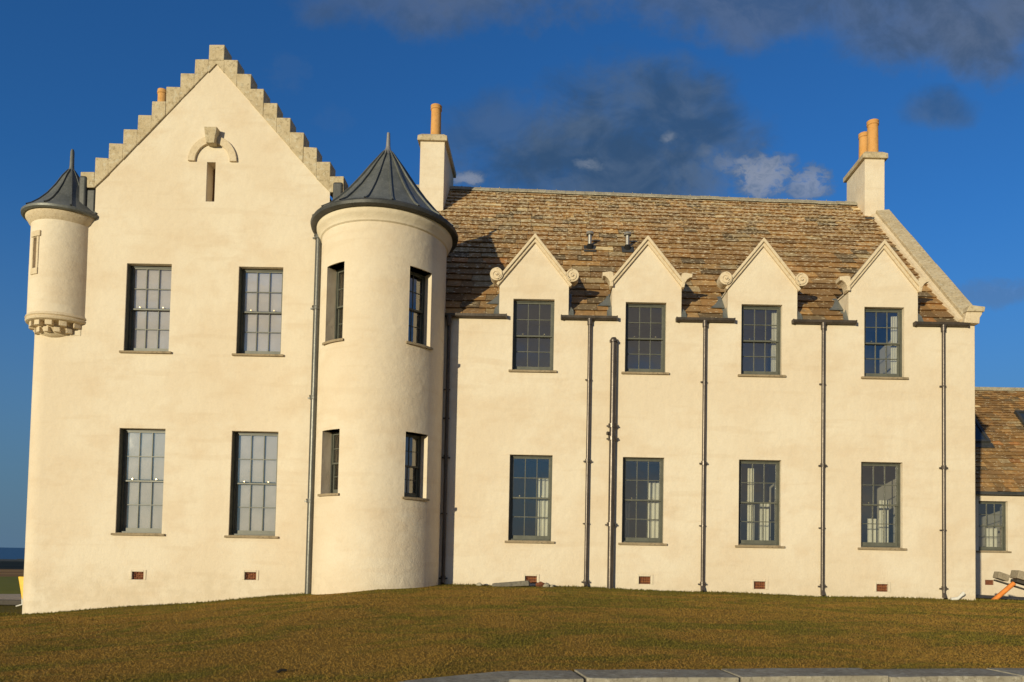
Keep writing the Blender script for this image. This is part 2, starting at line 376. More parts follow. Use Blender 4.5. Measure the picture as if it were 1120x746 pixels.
cuts = [.3, 1.5, 2.7, 3.95, 5.2, seg0-.02, seg0+1.28, seg0+2.6, seg0+3.85, seg0+5.2, seg0+6.6, seg0+7.9]
for i, (a, b) in enumerate(zip(cuts, cuts[1:])):
    mb = MB(); k = 7; rr = random.Random(i); top = .655+rr.uniform(-.008, .008); ring = []
    for j in range(k):
        p, d_ = along(a+.012+(b-a-.024)*j/(k-1)); nn = Vector((d_.y, -d_.x)); ring.append((p-nn*(.02+rr.uniform(-.012, .012)), p+nn*(.42+rr.uniform(-.012, .012)), rr.uniform(-.004, .004)))
    vs = []
    for q0, q1, e in ring:
        for z in (top-.065, top+e):
            vs += [(q0.x-1, q0.y+12, z), (q1.x-1, q1.y+12, z)]
    fs = []
    for j in range(k-1):
        o_ = 4*j; fs += [(o_+2, o_+3, o_+7, o_+6), (o_, o_+4, o_+5, o_+1), (o_, o_+2, o_+6, o_+4), (o_+1, o_+5, o_+7, o_+3)]
    e_ = 4*(k-1); fs += [(0, 1, 3, 2), (e_, e_+2, e_+3, e_+1)]
    bevel(mb.add(vs, fs).build('coping_slab', M['flag'], rw), .008)

# ------------------------------------------------------------------ the house
H = tag(empty('manor_house'), 'large cream harled house with crow-stepped gable, round corner tower and stone slate roof', 'house')
TX, TY, TR = -4.07, -.15, 1.469
GC = -8.38
def wall_with_holes(name, outer, holes, depth, m__):
    loops = [[Vector((x, z, 0)) for x, z in outer]] + [[Vector((x0, z0, 0)), Vector((x0, z1, 0)), Vector((x1, z1, 0)), Vector((x1, z0, 0))] for x0, x1, z0, z1, *_ in holes]
    tri = tessellate_polygon(loops); flat = [p for l in loops for p in l]
    vs = [(p.x, 0, p.y) for p in flat]; fs = []
    for a, b, c_ in tri:
        nrm = (flat[b]-flat[a]).cross(flat[c_]-flat[a]); fs.append((a, b, c_) if nrm.z > 0 else (a, c_, b))
    mb = MB().add(vs, fs)
    for x0, x1, z0, z1, dp in holes:
        mb.add([(x0, 0, z0), (x1, 0, z0), (x1, 0, z1), (x0, 0, z1), (x0, dp, z0), (x1, dp, z0), (x1, dp, z1), (x0, dp, z1)],
               [(0, 4, 7, 3), (1, 2, 6, 5), (0, 1, 5, 4), (3, 7, 6, 2)])
    return mb
# windows: (centre x, z0, z1, width, recess)
GW = [(-9.855, 1.99, 4.53, 1.11), (-7.13, 1.98, 4.51, 1.12), (-9.845, 6.41, 8.57, 1.09), (-7.12, 6.39, 8.54, 1.08)]
LW = [(-.45, 1.98, 4.06, 1.03), (2.265, 1.98, 4.05, 1.0), (5.08, 1.97, 4.04, 1.02), (8.02, 1.97, 4.04, 1.0)]
UW = [(-.455, 6.12, 7.87, 1.0), (2.275, 6.12, 7.84, .99), (5.095, 6.11, 7.84, .99), (8.075, 6.11, 7.83, .97)]
AB = [(-9.83, .98), (-7.13, 1.02), (-.40, 1.05), (2.33, 1.09), (5.09, 1.02), (8.03, 1.01)]
def hole(c_, z0, z1, w_, d): return (c_-w_/2, c_+w_/2, z0, z1, d)
gh = [hole(*g, .18) for g in GW] + [(-8.53, -8.32, 10.14, 11.12, .34)] + [(x-.14, x+.14, z-.095, z+.095, .1) for x, z in AB[:2]]
outer = [(-12.28, -.7), (-4.0, -.7), (-4.0, 9.25), (-5.50, 9.25), (-5.50, 10.42), (GC, 13.60), (-11.23, 10.42), (-11.23, 9.70), (-12.28, 9.70)]
mb = wall_with_holes('gable', outer, gh, .3, M['harl'])
# rounded left corner and the side wall behind it (slightly battered)
prof = []
k = 14; CX, CY, CR = -12.28, .55, .55
zs = [-.7, 0, 2, 4, 6.85, 9.70]
grid = []
for z in zs:
    row = [(CX+CR*math.cos(rad(270-90*i/k)), CY+CR*math.sin(rad(270-90*i/k)), z) for i in range(k+1)] + [(CX-CR, 9.5, z)]
    grid.append(row)
vs = [p for r_ in grid for p in r_]; kk = k+2
fs = [(j*kk+i+1, j*kk+i, (j+1)*kk+i, (j+1)*kk+i+1) for j in range(len(zs)-1) for i in range(kk-1)]
mb.add(vs, fs)
mb.build('gable_wall', M['harl'], H, smooth=True)
# main range wall rising into four dormer gables
DC = [-.455, 2.29, 5.11, 8.045]; DHW = .845; DZ0, DZ1 = 8.25, 9.30; EZ = 7.46
mh = [hole(*g, .16) for g in LW+UW] + [(x-.14, x+.14, z-.09, z+.09, .1) for x, z in AB[2:]]
outer = [(-4.0, -.7), (10.27, -.7), (10.27, EZ)]
for c_ in reversed(DC): outer += [(c_+DHW, EZ), (c_+DHW, DZ0), (c_, DZ1), (c_-DHW, DZ0), (c_-DHW, EZ)]
outer += [(-4.0, EZ)]
mb = wall_with_holes('main', outer, mh, .16, M['harl'])
for c_ in DC:                                      # cheeks
    for s_ in (-1, 1):
        x = c_+s_*DHW; q = [(x, 0, EZ), (x, 0, DZ0), (x, DZ0-EZ+.1, DZ0), (x, .0, EZ)][:3]
        mb.add(q, [(0, 1, 2) if s_ < 0 else (0, 2, 1)])
def yr(x): return 6.03-.042*x
RB = 7.44
yg = yr(10.27)
mb.add([(10.27, 0, -.7), (10.27, 2*yg, -.7), (10.27, 2*yg, EZ), (10.27, yg, RB+yg-.05), (10.27, 0, EZ)], [(0, 1, 2, 3, 4)])
mb.add([(10.27, 2*yg, -.7), (-12.83, 2*yg, -.7), (-12.83, 2*yg, EZ), (10.27, 2*yg, EZ)], [(0, 1, 2, 3)])
mb.build('main_wall', M['harl'], H)

# ---- tower
def tower():
    wins = [(-36, 11.8, 6.37, 8.13), (-36, 11.8, 2.92, 4.36), (47, 12.2, 6.37, 8.11), (47, 12.2, 2.88, 4.35)]
    th = sorted(set([a for a in range(-180, 181, 4)]) | {c_-h for c_, h, *_ in wins} | {c_+h for c_, h, *_ in wins})
    th = [a for i, a in enumerate(th) if i == 0 or a-th[i-1] > .6 or a in {c_-h for c_, h, *_ in wins} | {c_+h for c_, h, *_ in wins}]
    zz = sorted({-.7, 1, 5.3, 9.1} | {w_[2] for w_ in wins} | {w_[3] for w_ in wins})
    mb = MB(); P = lambda a, z, r=TR: (TX+r*math.sin(rad(a)), TY-r*math.cos(rad(a)), z)
    idx = {}
    vs = []
    for j, z in enumerate(zz):
        for i, a in enumerate(th): idx[i, j] = len(vs); vs.append(P(a, z))
    fs = []
    for j in range(len(zz)-1):
        for i in range(len(th)-1):
            am, zm = (th[i]+th[i+1])/2, (zz[j]+zz[j+1])/2
            if any(abs(am-c_) < h and z0 < zm < z1 for c_, h, z0, z1 in wins): continue
            fs.append((idx[i, j], idx[i+1, j], idx[i+1, j+1], idx[i, j+1]))
    mb.add(vs, fs)
    for c_, h, z0, z1 in wins:
        a0, a1 = Vector(P(c_-h, 0)), Vector(P(c_+h, 0)); nn = Vector((math.sin(rad(c_)), -math.cos(rad(c_)), 0)); dp = .42
        q = []
        for z in (z0, z1):
            for a in (a0, a1):
                for d in (0, dp): q.append((a.x-nn.x*d, a.y-nn.y*d, z))
        mb.add(q, [(0, 4, 5, 1), (2, 3, 7, 6), (4, 6, 7, 5)])
        arc = [P(c_-h+2*h*i/6, z0) for i in range(7)]; mb.add(arc+[q[3], q[1]], [tuple(range(9))])
        arc = [P(c_-h+2*h*i/6, z1) for i in range(7)]; mb.add(arc+[q[7], q[5]], [tuple(reversed(range(9)))])
    tw = mb.build('round_tower', M['harl'], H, smooth=True)
    MB().lathe(TX, TY, [(TR-.02, 8.98), (TR+.035, 9.02), (TR+.05, 9.09), (TR+.10, 9.15), (TR+.13, 9.22), (TR+.13, 9.29)], 72).build('cornice', M['harl_smooth'], tw, smooth=True)
    MB().lathe(TX, TY, [(TR+.05, 9.285), (TR+.20, 9.27), (TR+.26, 9.30), (TR+.275, 9.36), (TR+.245, 9.41), (TR+.17, 9.43)], 72).build('gutter', M['leaddark'], tw, smooth=True)
    pr = [(TR+.235, 9.40), (1.50, 9.55), (1.28, 9.78), (1.0, 10.10), (.70, 10.50), (.40, 10.94), (.15, 11.28), (.10, 11.34)]
    rf = MB().lathe(TX, TY, pr, 72).build('tower_roof', M['lead'], tw, smooth=True)
    mb = MB(); NR = 18
    for i in range(NR):
        a = 2*math.pi*(i+.35)/NR; ca, sa = math.cos(a), math.sin(a); w_ = .020
        vs = []
        for r, z in pr:
            ww = w_*min(1, .35+r)
            for s_, h in ((-1, -.01), (-1, .035), (1, .035), (1, -.01)):
                vs.append((TX+(r+h*.8)*ca-sa*ww*s_, TY+(r+h*.8)*sa+ca*ww*s_, z+h*.7))
        fs = [(4*j+q, 4*j+q+1, 4*j+4+q+1, 4*j+4+q) for j in range(len(pr)-1) for q in range(3)]
        mb.add(vs, fs)
    mb.build('lead_roll', M['lead'], tw)
    MB().lathe(TX, TY, [(.16, 11.27), (.13, 11.36), (.075, 11.42), (.055, 11.5), (.04, 11.84), (.0, 11.87)], 16).build('finial', M['zinc'], tw, smooth=True)
    for c_, h, z0, z1 in wins:
        nn = Vector((math.sin(rad(c_)), -math.cos(rad(c_)))); ww = 2*TR*math.sin(rad(h)); base = TR*math.cos(rad(h))
        yield (TX+nn.x*base, TY+nn.y*base, z0, z1, ww, rad(c_))
towin = list(tower())

# ---- windows
meshcache = {}
def window(x, y, z0, z1, w_, rec, cols=3, rz=0., blind=False, curtain_or_lit_panel=(), room=True, narrow=False, sillw=.10, knob=True, hint=None):
    h = z1-z0; st = .028 if narrow else .042; bx = .03 if narrow else .045
    def part(nm, mb_fn, m__, parent, sm=False):
        key = (nm, round(w_, 3), round(h, 3), rec)
        if key in meshcache:
            o = bpy.data.objects.new(nm, meshcache[key]); C.objects.link(o); o.parent = parent; return o
        o = mb_fn().build(nm, m__, parent, sm); meshcache[key] = o.data; return o
    Y0 = rec
    def fr():
        mb = MB(); a = w_/2
        mb.box(-a, -a+bx, Y0-.0, Y0+.12, 0, h); mb.box(a-bx, a, Y0, Y0+.12, 0, h); mb.box(-a+bx, a-bx, Y0, Y0+.12, h-bx*.9, h); mb.box(-a+bx, a-bx, Y0-.02, Y0+.12, 0, .05)
        if blind: mb.box(-a+.002, -a+.014, .03, Y0, .014, h-.002)
        return mb
    wo = part('window', fr, M['frame'], H); wo.location = (x, y, z0); wo.rotation_euler.z = rz
    mid = h*.505; a = w_/2-bx
    def sash(y_, lo, hi, br, tr):
        mb = MB(); mb.box(-a, -a+st, y_, y_+.04, lo, hi); mb.box(a-st, a, y_, y_+.04, lo, hi)
        mb.box(-a+st, a-st, y_, y_+.04, lo, lo+br); mb.box(-a+st, a-st, y_, y_+.04, hi-tr, hi)
        bw = .0095
        for i in range(1, cols):
            cx_ = -a+st+(2*a-2*st)*i/cols; mb.box(cx_-bw, cx_+bw, y_+.006, y_+.034, lo+br, hi-tr)
        cz = (lo+br+hi-tr)/2; mb.box(-a+st, a-st, y_+.007, y_+.033, cz-bw, cz+bw)
        return mb
    part('upper_sash', lambda: sash(Y0+.02, mid-.02, h-bx*.9, .036, .035), M['sash'], wo)
    part('lower_sash', lambda: sash(Y0+.062, .05, mid+.02, .085, .03), M['sash'], wo)
    part('glass', lambda: MB().add([(-a, Y0+.04, mid), (a, Y0+.04, mid), (a, Y0+.04, h-bx), (-a, Y0+.04, h-bx)], [(0, 1, 2, 3)]), M['glass'], wo)
    part('lower_glass', lambda: MB().add([(-a, Y0+.082, .05), (a, Y0+.082, .05), (a, Y0+.082, mid), (-a, Y0+.082, mid)], [(0, 1, 2, 3)]), M['glass'], wo)
    def sil():
        mb = MB(); e = sillw
        mb.box(-w_/2+.001, w_/2-.001, -.001, Y0+.02, -.001, .012) if False else None
        mb.box(-w_/2-e*.85, w_/2+e*.85, -.055, .004, -.052, .0); mb.box(-w_/2+.002, w_/2-.002, .004, Y0+.01, -.03, .014); return mb
    if not narrow: bevel(part('sill', sil, M['sillst'], wo), .006, 1)
    else:
        def sil2():
            mb = MB(); n_ = 10; hh = math.asin((w_/2+.05)/TR); base = TR*math.cos(math.asin(w_/2/TR)); vs = []
            for r, z in ((TR+.05, -.045), (TR+.05, 0.006)):
                for i in range(n_+1):
                    an = -hh+2*hh*i/n_; vs.append((r*math.sin(an), base-r*math.cos(an), z))
            top = []
            o_ = len(vs)
            vs += [(w_/2-.002, rec, .006), (-w_/2+.002, rec, .006), (w_/2-.002, .06, -.045), (-w_/2+.002, .06, -.045)]
            fs = [(i, i+1, n_+1+i+1, n_+1+i) for i in range(n_)] + [tuple(range(n_+1, 2*n_+2))+(o_, o_+1)] + [tuple(reversed(range(n_+1)))+(o_+3, o_+2)]
            fs += [(0, n_+1, o_+1, o_+3), (n_, o_+2, o_, 2*n_+1)]
            return MB().add(vs, fs)
        part('sill', sil2, M['sillst'], wo)
    if knob:
        for q in (-.25, .25):
            part('sash_catch%s' % ('' if q < 0 else '_'), lambda: MB().tube((q*w_*1.05, Y0+.012, mid+.045), (q*w_*1.05, Y0+.03, mid+.045), .013, 8), M['brass'], wo).name = 'sash_catch'
    if blind:
        part('blind', lambda: MB().box(-a+.03, a-.03, Y0+.068, Y0+.071, mid+.04, h-.06), M['blind'], wo)
        part('lower_blind', lambda: MB().box(-a+.03, a-.03, Y0+.108, Y0+.111, .06, mid), M['blind'], wo)
    for (c0, c1, d_, zt) in curtain_or_lit_panel:
        mb = MB(); n_ = 22; vs = []
        for i in range(n_+1):
            q = i/n_; xx = c0+(c1-c0)*q; yy_ = Y0+d_+.02*math.sin(q*math.pi*2*3.2)
            vs += [(xx, yy_, .03), (xx+.01*math.sin(i), yy_, zt)]
        mb.add(vs, [(2*i, 2*i+2, 2*i+3, 2*i+1) for i in range(n_)]).build('curtain_or_lit_panel', M['curtain_or_lit_panel'], wo, True)  # cloth folds, and the pale panels painted in for sunlit wall
    if room:
        def rm():
            mb = MB(); hw, dp = w_/2+.42, 1.9; y0_ = Y0+.121; a_ = w_/2; zt, zb_ = h+.15, -.5
            # splayed ingoes then the box of the room
            mb.add([(-a_, y0_, 0), (a_, y0_, 0), (a_, y0_, h), (-a_, y0_, h), (-a_-.1, y0_+.35, 0), (a_+.1, y0_+.35, 0), (a_+.1, y0_+.35, h), (-a_-.1, y0_+.35, h)],
                   [(0, 4, 7, 3), (1, 2, 6, 5), (0, 1, 5, 4), (3, 7, 6, 2)])
            yb = y0_+.35
            mb.add([(-hw, yb, zb_), (hw, yb, zb_), (hw, yb, zt), (-hw, yb, zt), (-hw, yb+dp, zb_), (hw, yb+dp, zb_), (hw, yb+dp, zt), (-hw, yb+dp, zt)],
                   [(0, 4, 7, 3), (1, 2, 6, 5), (0, 1, 5, 4), (3, 7, 6, 2), (4, 5, 6, 7)])
            return mb
        part('room_interior', rm, M['roomwall'], wo)
    return wo
for x, z0, z1, w_ in GW: window(x, 0, z0, z1, w_, .15, blind=True, room=False)
curt = {0: [(.17, .46, .22, 1.55)], 1: [(.15, .46, .22, 1.5), (-.46, -.25, .5, 1.0)], 2: [(-.22, -.03, .20, 1.9), (.18, .46, .6, 1.1), (-.5, -.34, .3, 1.95)], 3: [(.02, .46, .75, .75), (.2, .46, .5, 1.2)]}  # last window: pale panels stand in for a sunlit inner wall
for i, (x, z0, z1, w_) in enumerate(LW): window(x, 0, z0, z1, w_, .12, curtain_or_lit_panel=curt[i])
cu = {2: [(.33, .46, .2, 1.65)], 3: [(.3, .46, .2, 1.6)]}  # last entry is a pale strip painting sunlight on the wall inside
for i, (x, z0, z1, w_) in enumerate(UW): window(x, 0, z0, z1, w_, .12, curtain_or_lit_panel=cu.get(i, ()))
for x, y, z0, z1, w_, a in towin: window(x, y, z0, z1, w_, .25, cols=2, rz=a, narrow=True, room=False, knob=False)
MB().box(-11, -6, 1.0, 1.02, 0, 10).build('inner_partition', M['roomwall'], H)
MB().lathe(TX, TY, [(.75, -.5), (.75, 8.9)], 24).build('stair_newel', M['roomwall'], H)
for x, z in AB:
    mb = MB(); 
    for i in range(5):
        for j in range(3):
            x0 = x-.14+.056*i; z0 = z-.09+.06*j; mb.box(x0+.008, x0+.048, .035, .085, z0+.012, z0+.052) if (i+j) % 2 else mb.box(x0+.004, x0+.052, .045, .085, z0+.008, z0+.056)
    mb.build('airbrick', M['brick'], H)
    MB().add([(x-.14, .09, z-.09), (x+.14, .09, z-.09), (x+.14, .09, z+.09), (x-.14, .09, z+.09)], [(0, 1, 2, 3)]).build('airbrick_mortar', M['potdark'], H)
    sf = MB(); o1, o2 = .20, .15
    sf.box(x-o1, x-.14, -.012, .002, z-.10, z+.14); sf.box(x+.14, x+o1, -.012, .002, z-.10, z+.14); sf.box(x-.14, x+.14, -.012, .002, z+.091, z+.14)
    bevel(sf.build('airbrick_surround', M['harl_smooth'], H), .008)

# arrow slit back and hood mould on the gable
MB().box(-8.54, -8.31, .34, .36, 10.1, 11.15).build('slit_shutter', simple('slit_board', (.13, .07, .035), .8), H)
mb = MB(); n_ = 20; hx, hz = -8.39, 11.13; vs = []
for i in range(n_+1):
    a = math.pi*i/n_
    for r, y in ((.42, .0), (.42, -.06), (.60, -.06), (.60, .0)): vs.append((hx+r*math.cos(a), y, hz+r*math.sin(a)*1.05))
fs = [(4*i+q, 4*i+q+1, 4*i+5+q, 4*i+4+q) for i in range(n_) for q in range(3)] + [(0, 3, 2, 1), (4*n_, 4*n_+1, 4*n_+2, 4*n_+3)]
arch = bevel(mb.add(vs, fs).build('hood_mould', M['dress'], H), .012)
bevel(MB().prism([(hx-.10, 11.50), (hx+.10, 11.50), (hx+.16, 11.90), (hx-.16, 11.90)], -.20, .0).build('keystone', M['cope'], arch), .015)

# ---- crow steps
cs = empty('crow_step_coping'); cs.parent = H
DX, DZS, NS = .3365, .36, 9
def step(x0, x1, z0, z1, sd_):
    mb = MB(); mb.box(x0, x1, -.035, .40, z0, z1); o = mb.build('crow_step', M['cope'], cs); jit(o, .008, sd_); bevel(o, .018, 2); return o
step(GC-.19, GC+.19, 13.66, 14.05, 1)
# underlying raking course in line with the gable slope
for i in range(1, NS+1):
    zt = 14.05-DZS*i
    for s_ in (-1, 1):
        xa, xb = GC+s_*(.19+DX*(i-1)), GC+s_*(.19+DX*i); x0, x1 = min(xa, xb), max(xa, xb)
        zin = lambda x: max(13.60-abs(x-GC)*1.116, 10.42)-.004
        pts = [(xb, zin(xb)), (xb, zt), (xa-s_*.004, zt), (xa-s_*.004, zin(xa))]
        if abs(zin(xb)-zin(xa)) < .3: pts = [(xb, 10.416), (xb, zt), (xa-s_*.004, zt), (xa-s_*.004, zin(xa))]
        # make counter-clockwise
        ar = sum(p[0]*q[1]-q[0]*p[1] for p, q in zip(pts, pts[1:]+pts[:1]))
        if ar < 0: pts = list(reversed(pts))
        o = MB().prism(pts, -.035, .40).build('crow_step', M['cope'], cs); jit(o, .008, i*2+s_); bevel(o, .016, 2)
MB().prism([(GC-.19, 13.36), (GC, 13.58), (GC+.19, 13.36), (GC+.19, 13.655), (GC-.19, 13.655)], -.034, .399).build('crow_step', M['cope'], cs)
mb = MB(); mb.box(-5.42, -5.175, -.07, .36, 9.3, 10.66); bevel(mb.build('lead_flashing', M['leaddark'], H), .05, 3)
bevel(MB().box(-11.62, -11.43, -.07, .36, 9.7, 10.70).build('lead_flashing', M['leaddark'], H), .05, 3)
mb = MB(); mb.box(-11.44, -11.235, -.02, .40, 9.7, 10.38); bevel(mb.build('lead_flashing', M['leaddark'], H), .03, 2)

# ---- corner turret
BX, BY, BR = -12.07, .35, .785
P = lambda a, z, r: (BX+r*math.sin(rad(a)), BY-r*math.cos(rad(a)), z)
th = [-180+4*i for i in range(91)]; zz = [7.17, 8.28, 9.02, 9.55]; vs, fs, idx = [], [], {}
for j, z in enumerate(zz):
    for i, a in enumerate(th): idx[i, j] = len(vs); vs.append(P(a, z, BR-(.0 if z < 9 else .004)))
sa0, sa1 = -28, -20
for j in range(3):
    for i in range(90):
        if j == 1 and sa0 <= th[i] < sa1: continue
        fs.append((idx[i, j], idx[i+1, j], idx[i+1, j+1], idx[i, j+1]))
mb = MB().add(vs, fs)
a0, a1 = Vector(P(sa0, 0, BR)), Vector(P(sa1, 0, BR)); nn = Vector((math.sin(rad(-24)), -math.cos(rad(-24)), 0)); q = []
for z in (8.28, 9.02):
    for a in (a0, a1):
        for d in (0, .14): q.append((a.x-nn.x*d, a.y-nn.y*d, z))
mb.add(q, [(0, 4, 5, 1), (2, 3, 7, 6), (4, 6, 7, 5), (0, 1, 3, 2), (1, 5, 7, 3)])
tu = mb.build('corner_turret', M['harl'], H, smooth=True)
mb = MB()
def arcbox(mb, c_x, c_y, a0, a1, r0, r1, z0, z1, n_=4):
    vs = []
    for i in range(n_+1):
        a = rad(a0+(a1-a0)*i/n_)
        for r in (r0, r1):
            for z in (z0, z1): vs.append((c_x+r*math.sin(a), c_y-r*math.cos(a), z))
    fs = []
    for i in range(n_):
        o_ = 4*i; fs += [(o_+2, o_+6, o_+7, o_+3), (o_, o_+1, o_+5, o_+4), (o_+1, o_+3, o_+7, o_+5), (o_, o_+4, o_+6, o_+2)]
    e = 4*n_; fs += [(0, 2, 3, 1), (e, e+1, e+3, e+2)]
    mb.add(vs, fs)
arcbox(mb, BX, BY, -33, -28.3, BR-.05, BR+.018, 8.16, 9.03); arcbox(mb, BX, BY, -19.7, -15, BR-.05, BR+.018, 8.16, 9.03); arcbox(mb, BX, BY, -35, -12, BR-.05, BR+.03, 9.035, 9.17); arcbox(mb, BX, BY, -33, -15, BR-.05, BR+.025, 8.12, 8.27)
bevel(mb.build('slit_surround', M['dress'], tu), .006, 1)
MB().lathe(BX, BY, [(.56, 7.02), (BR-.02, 7.04), (BR+.02, 7.06), (BR+.035, 7.10), (BR+.01, 7.13), (BR+.04, 7.16), (BR+.02, 7.20), (BR-.01, 7.24)], 48).build('base_moulding', M['dress'], tu, smooth=True)
MB().lathe(BX, BY, [(BR-.01, 9.44), (BR+.05, 9.50), (BR+.08, 9.56), (BR+.12, 9.62), (BR+.12, 9.68)], 48).build('cornice', M['dress'], tu, smooth=True)
MB().lathe(BX, BY, [(.0, 6.70), (.36, 6.71), (.50, 6.78), (.56, 6.90), (.63, 7.03)], 40).build('corbel_core', M['dress'], tu, smooth=True)
for row, (z0, z1, r1, off) in enumerate([(6.92, 7.045, BR-.05, 0), (6.79, 6.912, BR-.17, 12)]):
    for i in range(-4, 4):
        a = i*24+off+6; mb = MB(); arcbox(mb, BX, BY, a-6.5, a+6.5, .42, r1, z0, z1); bevel(mb.build('corbel', M['dress'], tu), .012, 2)
bevel(MB().box(-11.75, -11.44, -.012, .1, 6.76, 7.02).build('corbel_panel', M['harl_smooth'], tu), .01)
pr = [(.87, 9.67), (.95, 9.65), (.995, 9.68), (1.0, 9.73), (.96, 9.77), (.85, 9.85), (.69, 10.01), (.51, 10.24), (.34, 10.52), (.20, 10.80), (.10, 10.96), (.055, 11.02)]
MB().lathe(BX, BY, pr, 48).build('turret_roof', M['lead'], tu, smooth=True)
mb = MB()
for i in range(11):
    a = 2*math.pi*(i+.3)/11; ca, sa = math.cos(a), math.sin(a); vs = []
    for r, z in pr[4:]:
        for s_, h in ((-1, -.01), (-1, .03), (1, .03), (1, -.01)): vs.append((BX+(r+h*.7)*ca-sa*.017*s_*min(1, r*2.5+.3), BY+(r+h*.7)*sa+ca*.017*s_*min(1, r*2.5+.3), z+h*.7))
    mb.add(vs, [(4*j+q, 4*j+q+1, 4*j+5+q, 4*j+4+q) for j in range(len(pr)-5) for q in range(3)])
mb.build('lead_roll', M['lead'], tu)
MB().lathe(BX, BY, [(.10, 10.95), (.065, 11.04), (.052, 11.12), (.045, 11.5), (.03, 11.56), (0, 11.58)], 14).build('finial', M['lead'], tu, smooth=True)

# ---- slated roofs
PAL = [(.300, .180, .085), (.260, .155, .072), (.340, .215, .105), (.235, .145, .075), (.315, .200, .110), (.28, .19, .11), (.205, .130, .072), (.36, .24, .13)]
def slates(name, parent, origin, xdir, updir, length_fn, x0, x1, rows, excl=lambda s_: [], wr=(.32, .72), thick=.03, dark=.07, seed=3):
    """rows: list of exposures bottom to top as fractions; origin+x*xdir+s*updir"""
    rr = random.Random(seed); mb = MB(); nrm = Vector(xdir).cross(Vector(updir)).normalized(); xd, ud, og = Vector(xdir), Vector(updir), Vector(origin)
    tot = sum(rows); acc = 0.
    for ri, e in enumerate(rows):
        f0, f1 = acc/tot, (acc+e)/tot; acc += e
        sm = f0*length_fn((x0+x1)/2)
        segs = [(x0, x1)]
        for a, b in excl(sm+e*.5):
            ns = []
            for p, q in segs:
                if b <= p or a >= q: ns.append((p, q)); continue
                if a > p: ns.append((p, a))
                if b < q: ns.append((b, q))
            segs = ns
        for p, q in segs:
            x = p
            while x < q-.02:
                w_ = rr.uniform(*wr)*(.75+.35*(1-f0)); 
                if q-(x+w_) < .18: w_ = q-x
                xe = min(q, x+w_)
                base = rr.choice(PAL); v = rr.uniform(.85, 1.6); r_ = rr.random()
                if r_ < dark: base = (.13, .105, .08)
                elif r_ < dark+.035 and f0 < .5: base = (.38, .19, .085)
                elif r_ < dark+.09: base = (.33, .27, .19)
                elif r_ < dark+.10: base = (.55, .47, .34)
                col = (base[0]*v*1.04, base[1]*v*.94, base[2]*v*.70)
                g = .005; th_ = thick*rr.uniform(.6, 1.35); lo = rr.uniform(-.016, .016); L0, L1 = length_fn(x), length_fn(xe)
                vs = []
                sk = rr.uniform(-.014, .014)
                for xx, L in ((x+g, L0), (xe-g, L1)):
                    sg = lo+(sk if xx < (x+xe)/2 else -sk)
                    for s_, h in ((f0*L+sg-.0, th_+.020), (f0*L+sg+.048, -.014), (f1*L+.05, .004), (f1*L+.05, -.02)):
                        p3 = og+xd*xx+ud*s_+nrm*h; vs.append(p3)
                mb.add(vs, [(0, 4, 6, 2), (1, 5, 4, 0), (0, 2, 3, 1), (4, 5, 7, 6)], col)
                x = xe
    return mb.build(name, M['slate'], parent)
def mainL(x): return yr(x)*math.sqrt(2)+.10
S2 = 1/math.sqrt(2)
rows = [.37, .36, .35, .35, .34, .33, .33, .32, .32, .31, .31, .30, .30, .29, .29, .29, .28, .28, .28, .27, .27, .26, .26, .26, .25, .25]
DSL = (DZ1+.08-DZ0)/DHW
def excl(s_):
    z = RB+s_*S2-.05; out = []
    for c_ in DC:
        hw = DHW+.02 if z < DZ0 else (DZ1+.10-z)/DSL
        if hw > .03: out.append((c_-hw, c_+hw))
    return out
XL, XR = -4.6, 9.93
rf = empty('main_roof'); rf.parent = H
slates('slate_slope', rf, (0, -.07, RB-.07), (1, 0, 0), (0, S2, S2), mainL, XL, XR, rows, excl)
# roof boarding under the slates, with the back slope
mb = MB(); e = .03
for a, b in [(XL, DC[0]-DHW)] + [(DC[i]+DHW, DC[i+1]-DHW) for i in range(3)] + [(DC[3]+DHW, 10.26)]:
    mb.add([(a, .005, RB-e), (b, .005, RB-e), (b, 1.0, RB+1-e), (a, 1.0, RB+1-e)], [(0, 1, 2, 3)])
for i in range(10):
    a, b = XL+(10.26-XL)*i/10, XL+(10.26-XL)*(i+1)/10
    mb.add([(a, 1.0, RB+1-e), (b, 1.0, RB+1-e), (b, yr(b), RB+yr(b)-e), (a, yr(a), RB+yr(a)-e), (a, 2*yr(a)+.1, RB-e), (b, 2*yr(b)+.1, RB-e)], [(0, 1, 2, 3), (3, 2, 5, 4)])
mb.build('roof_deck', M['wooddark'], rf)
xx = XL; i = 0
mb = MB()
while xx < 9.9:
    x2 = min(xx+.62, 9.95); rr = random.Random(i); y0, y1 = yr(xx), yr(x2); h = rr.uniform(-.008, .008); vs = []
    for x_, y_ in ((xx+.004, y0), (x2-.004, y1)):
        for dy, dz in ((-.16, -.115), (-.16, -.085), (-.03, .055), (.03, .055), (.16, -.085)): vs.append((x_, y_+dy, RB+y_+dz+h+.05))
    mb.add(vs, [(j, j+5, j+6, j+1) for j in range(4)]+[(0, 1, 2, 3, 4), (9, 8, 7, 6, 5)])
    mb.tube((xx+.31, (y0+y1)/2-.03, RB+(y0+y1)/2+.10), (xx+.31, (y0+y1)/2-.03, RB+(y0+y1)/2+.13), .012, 6)
    xx = x2; i += 1
mb.build('ridge_capping', M['flag'], rf)
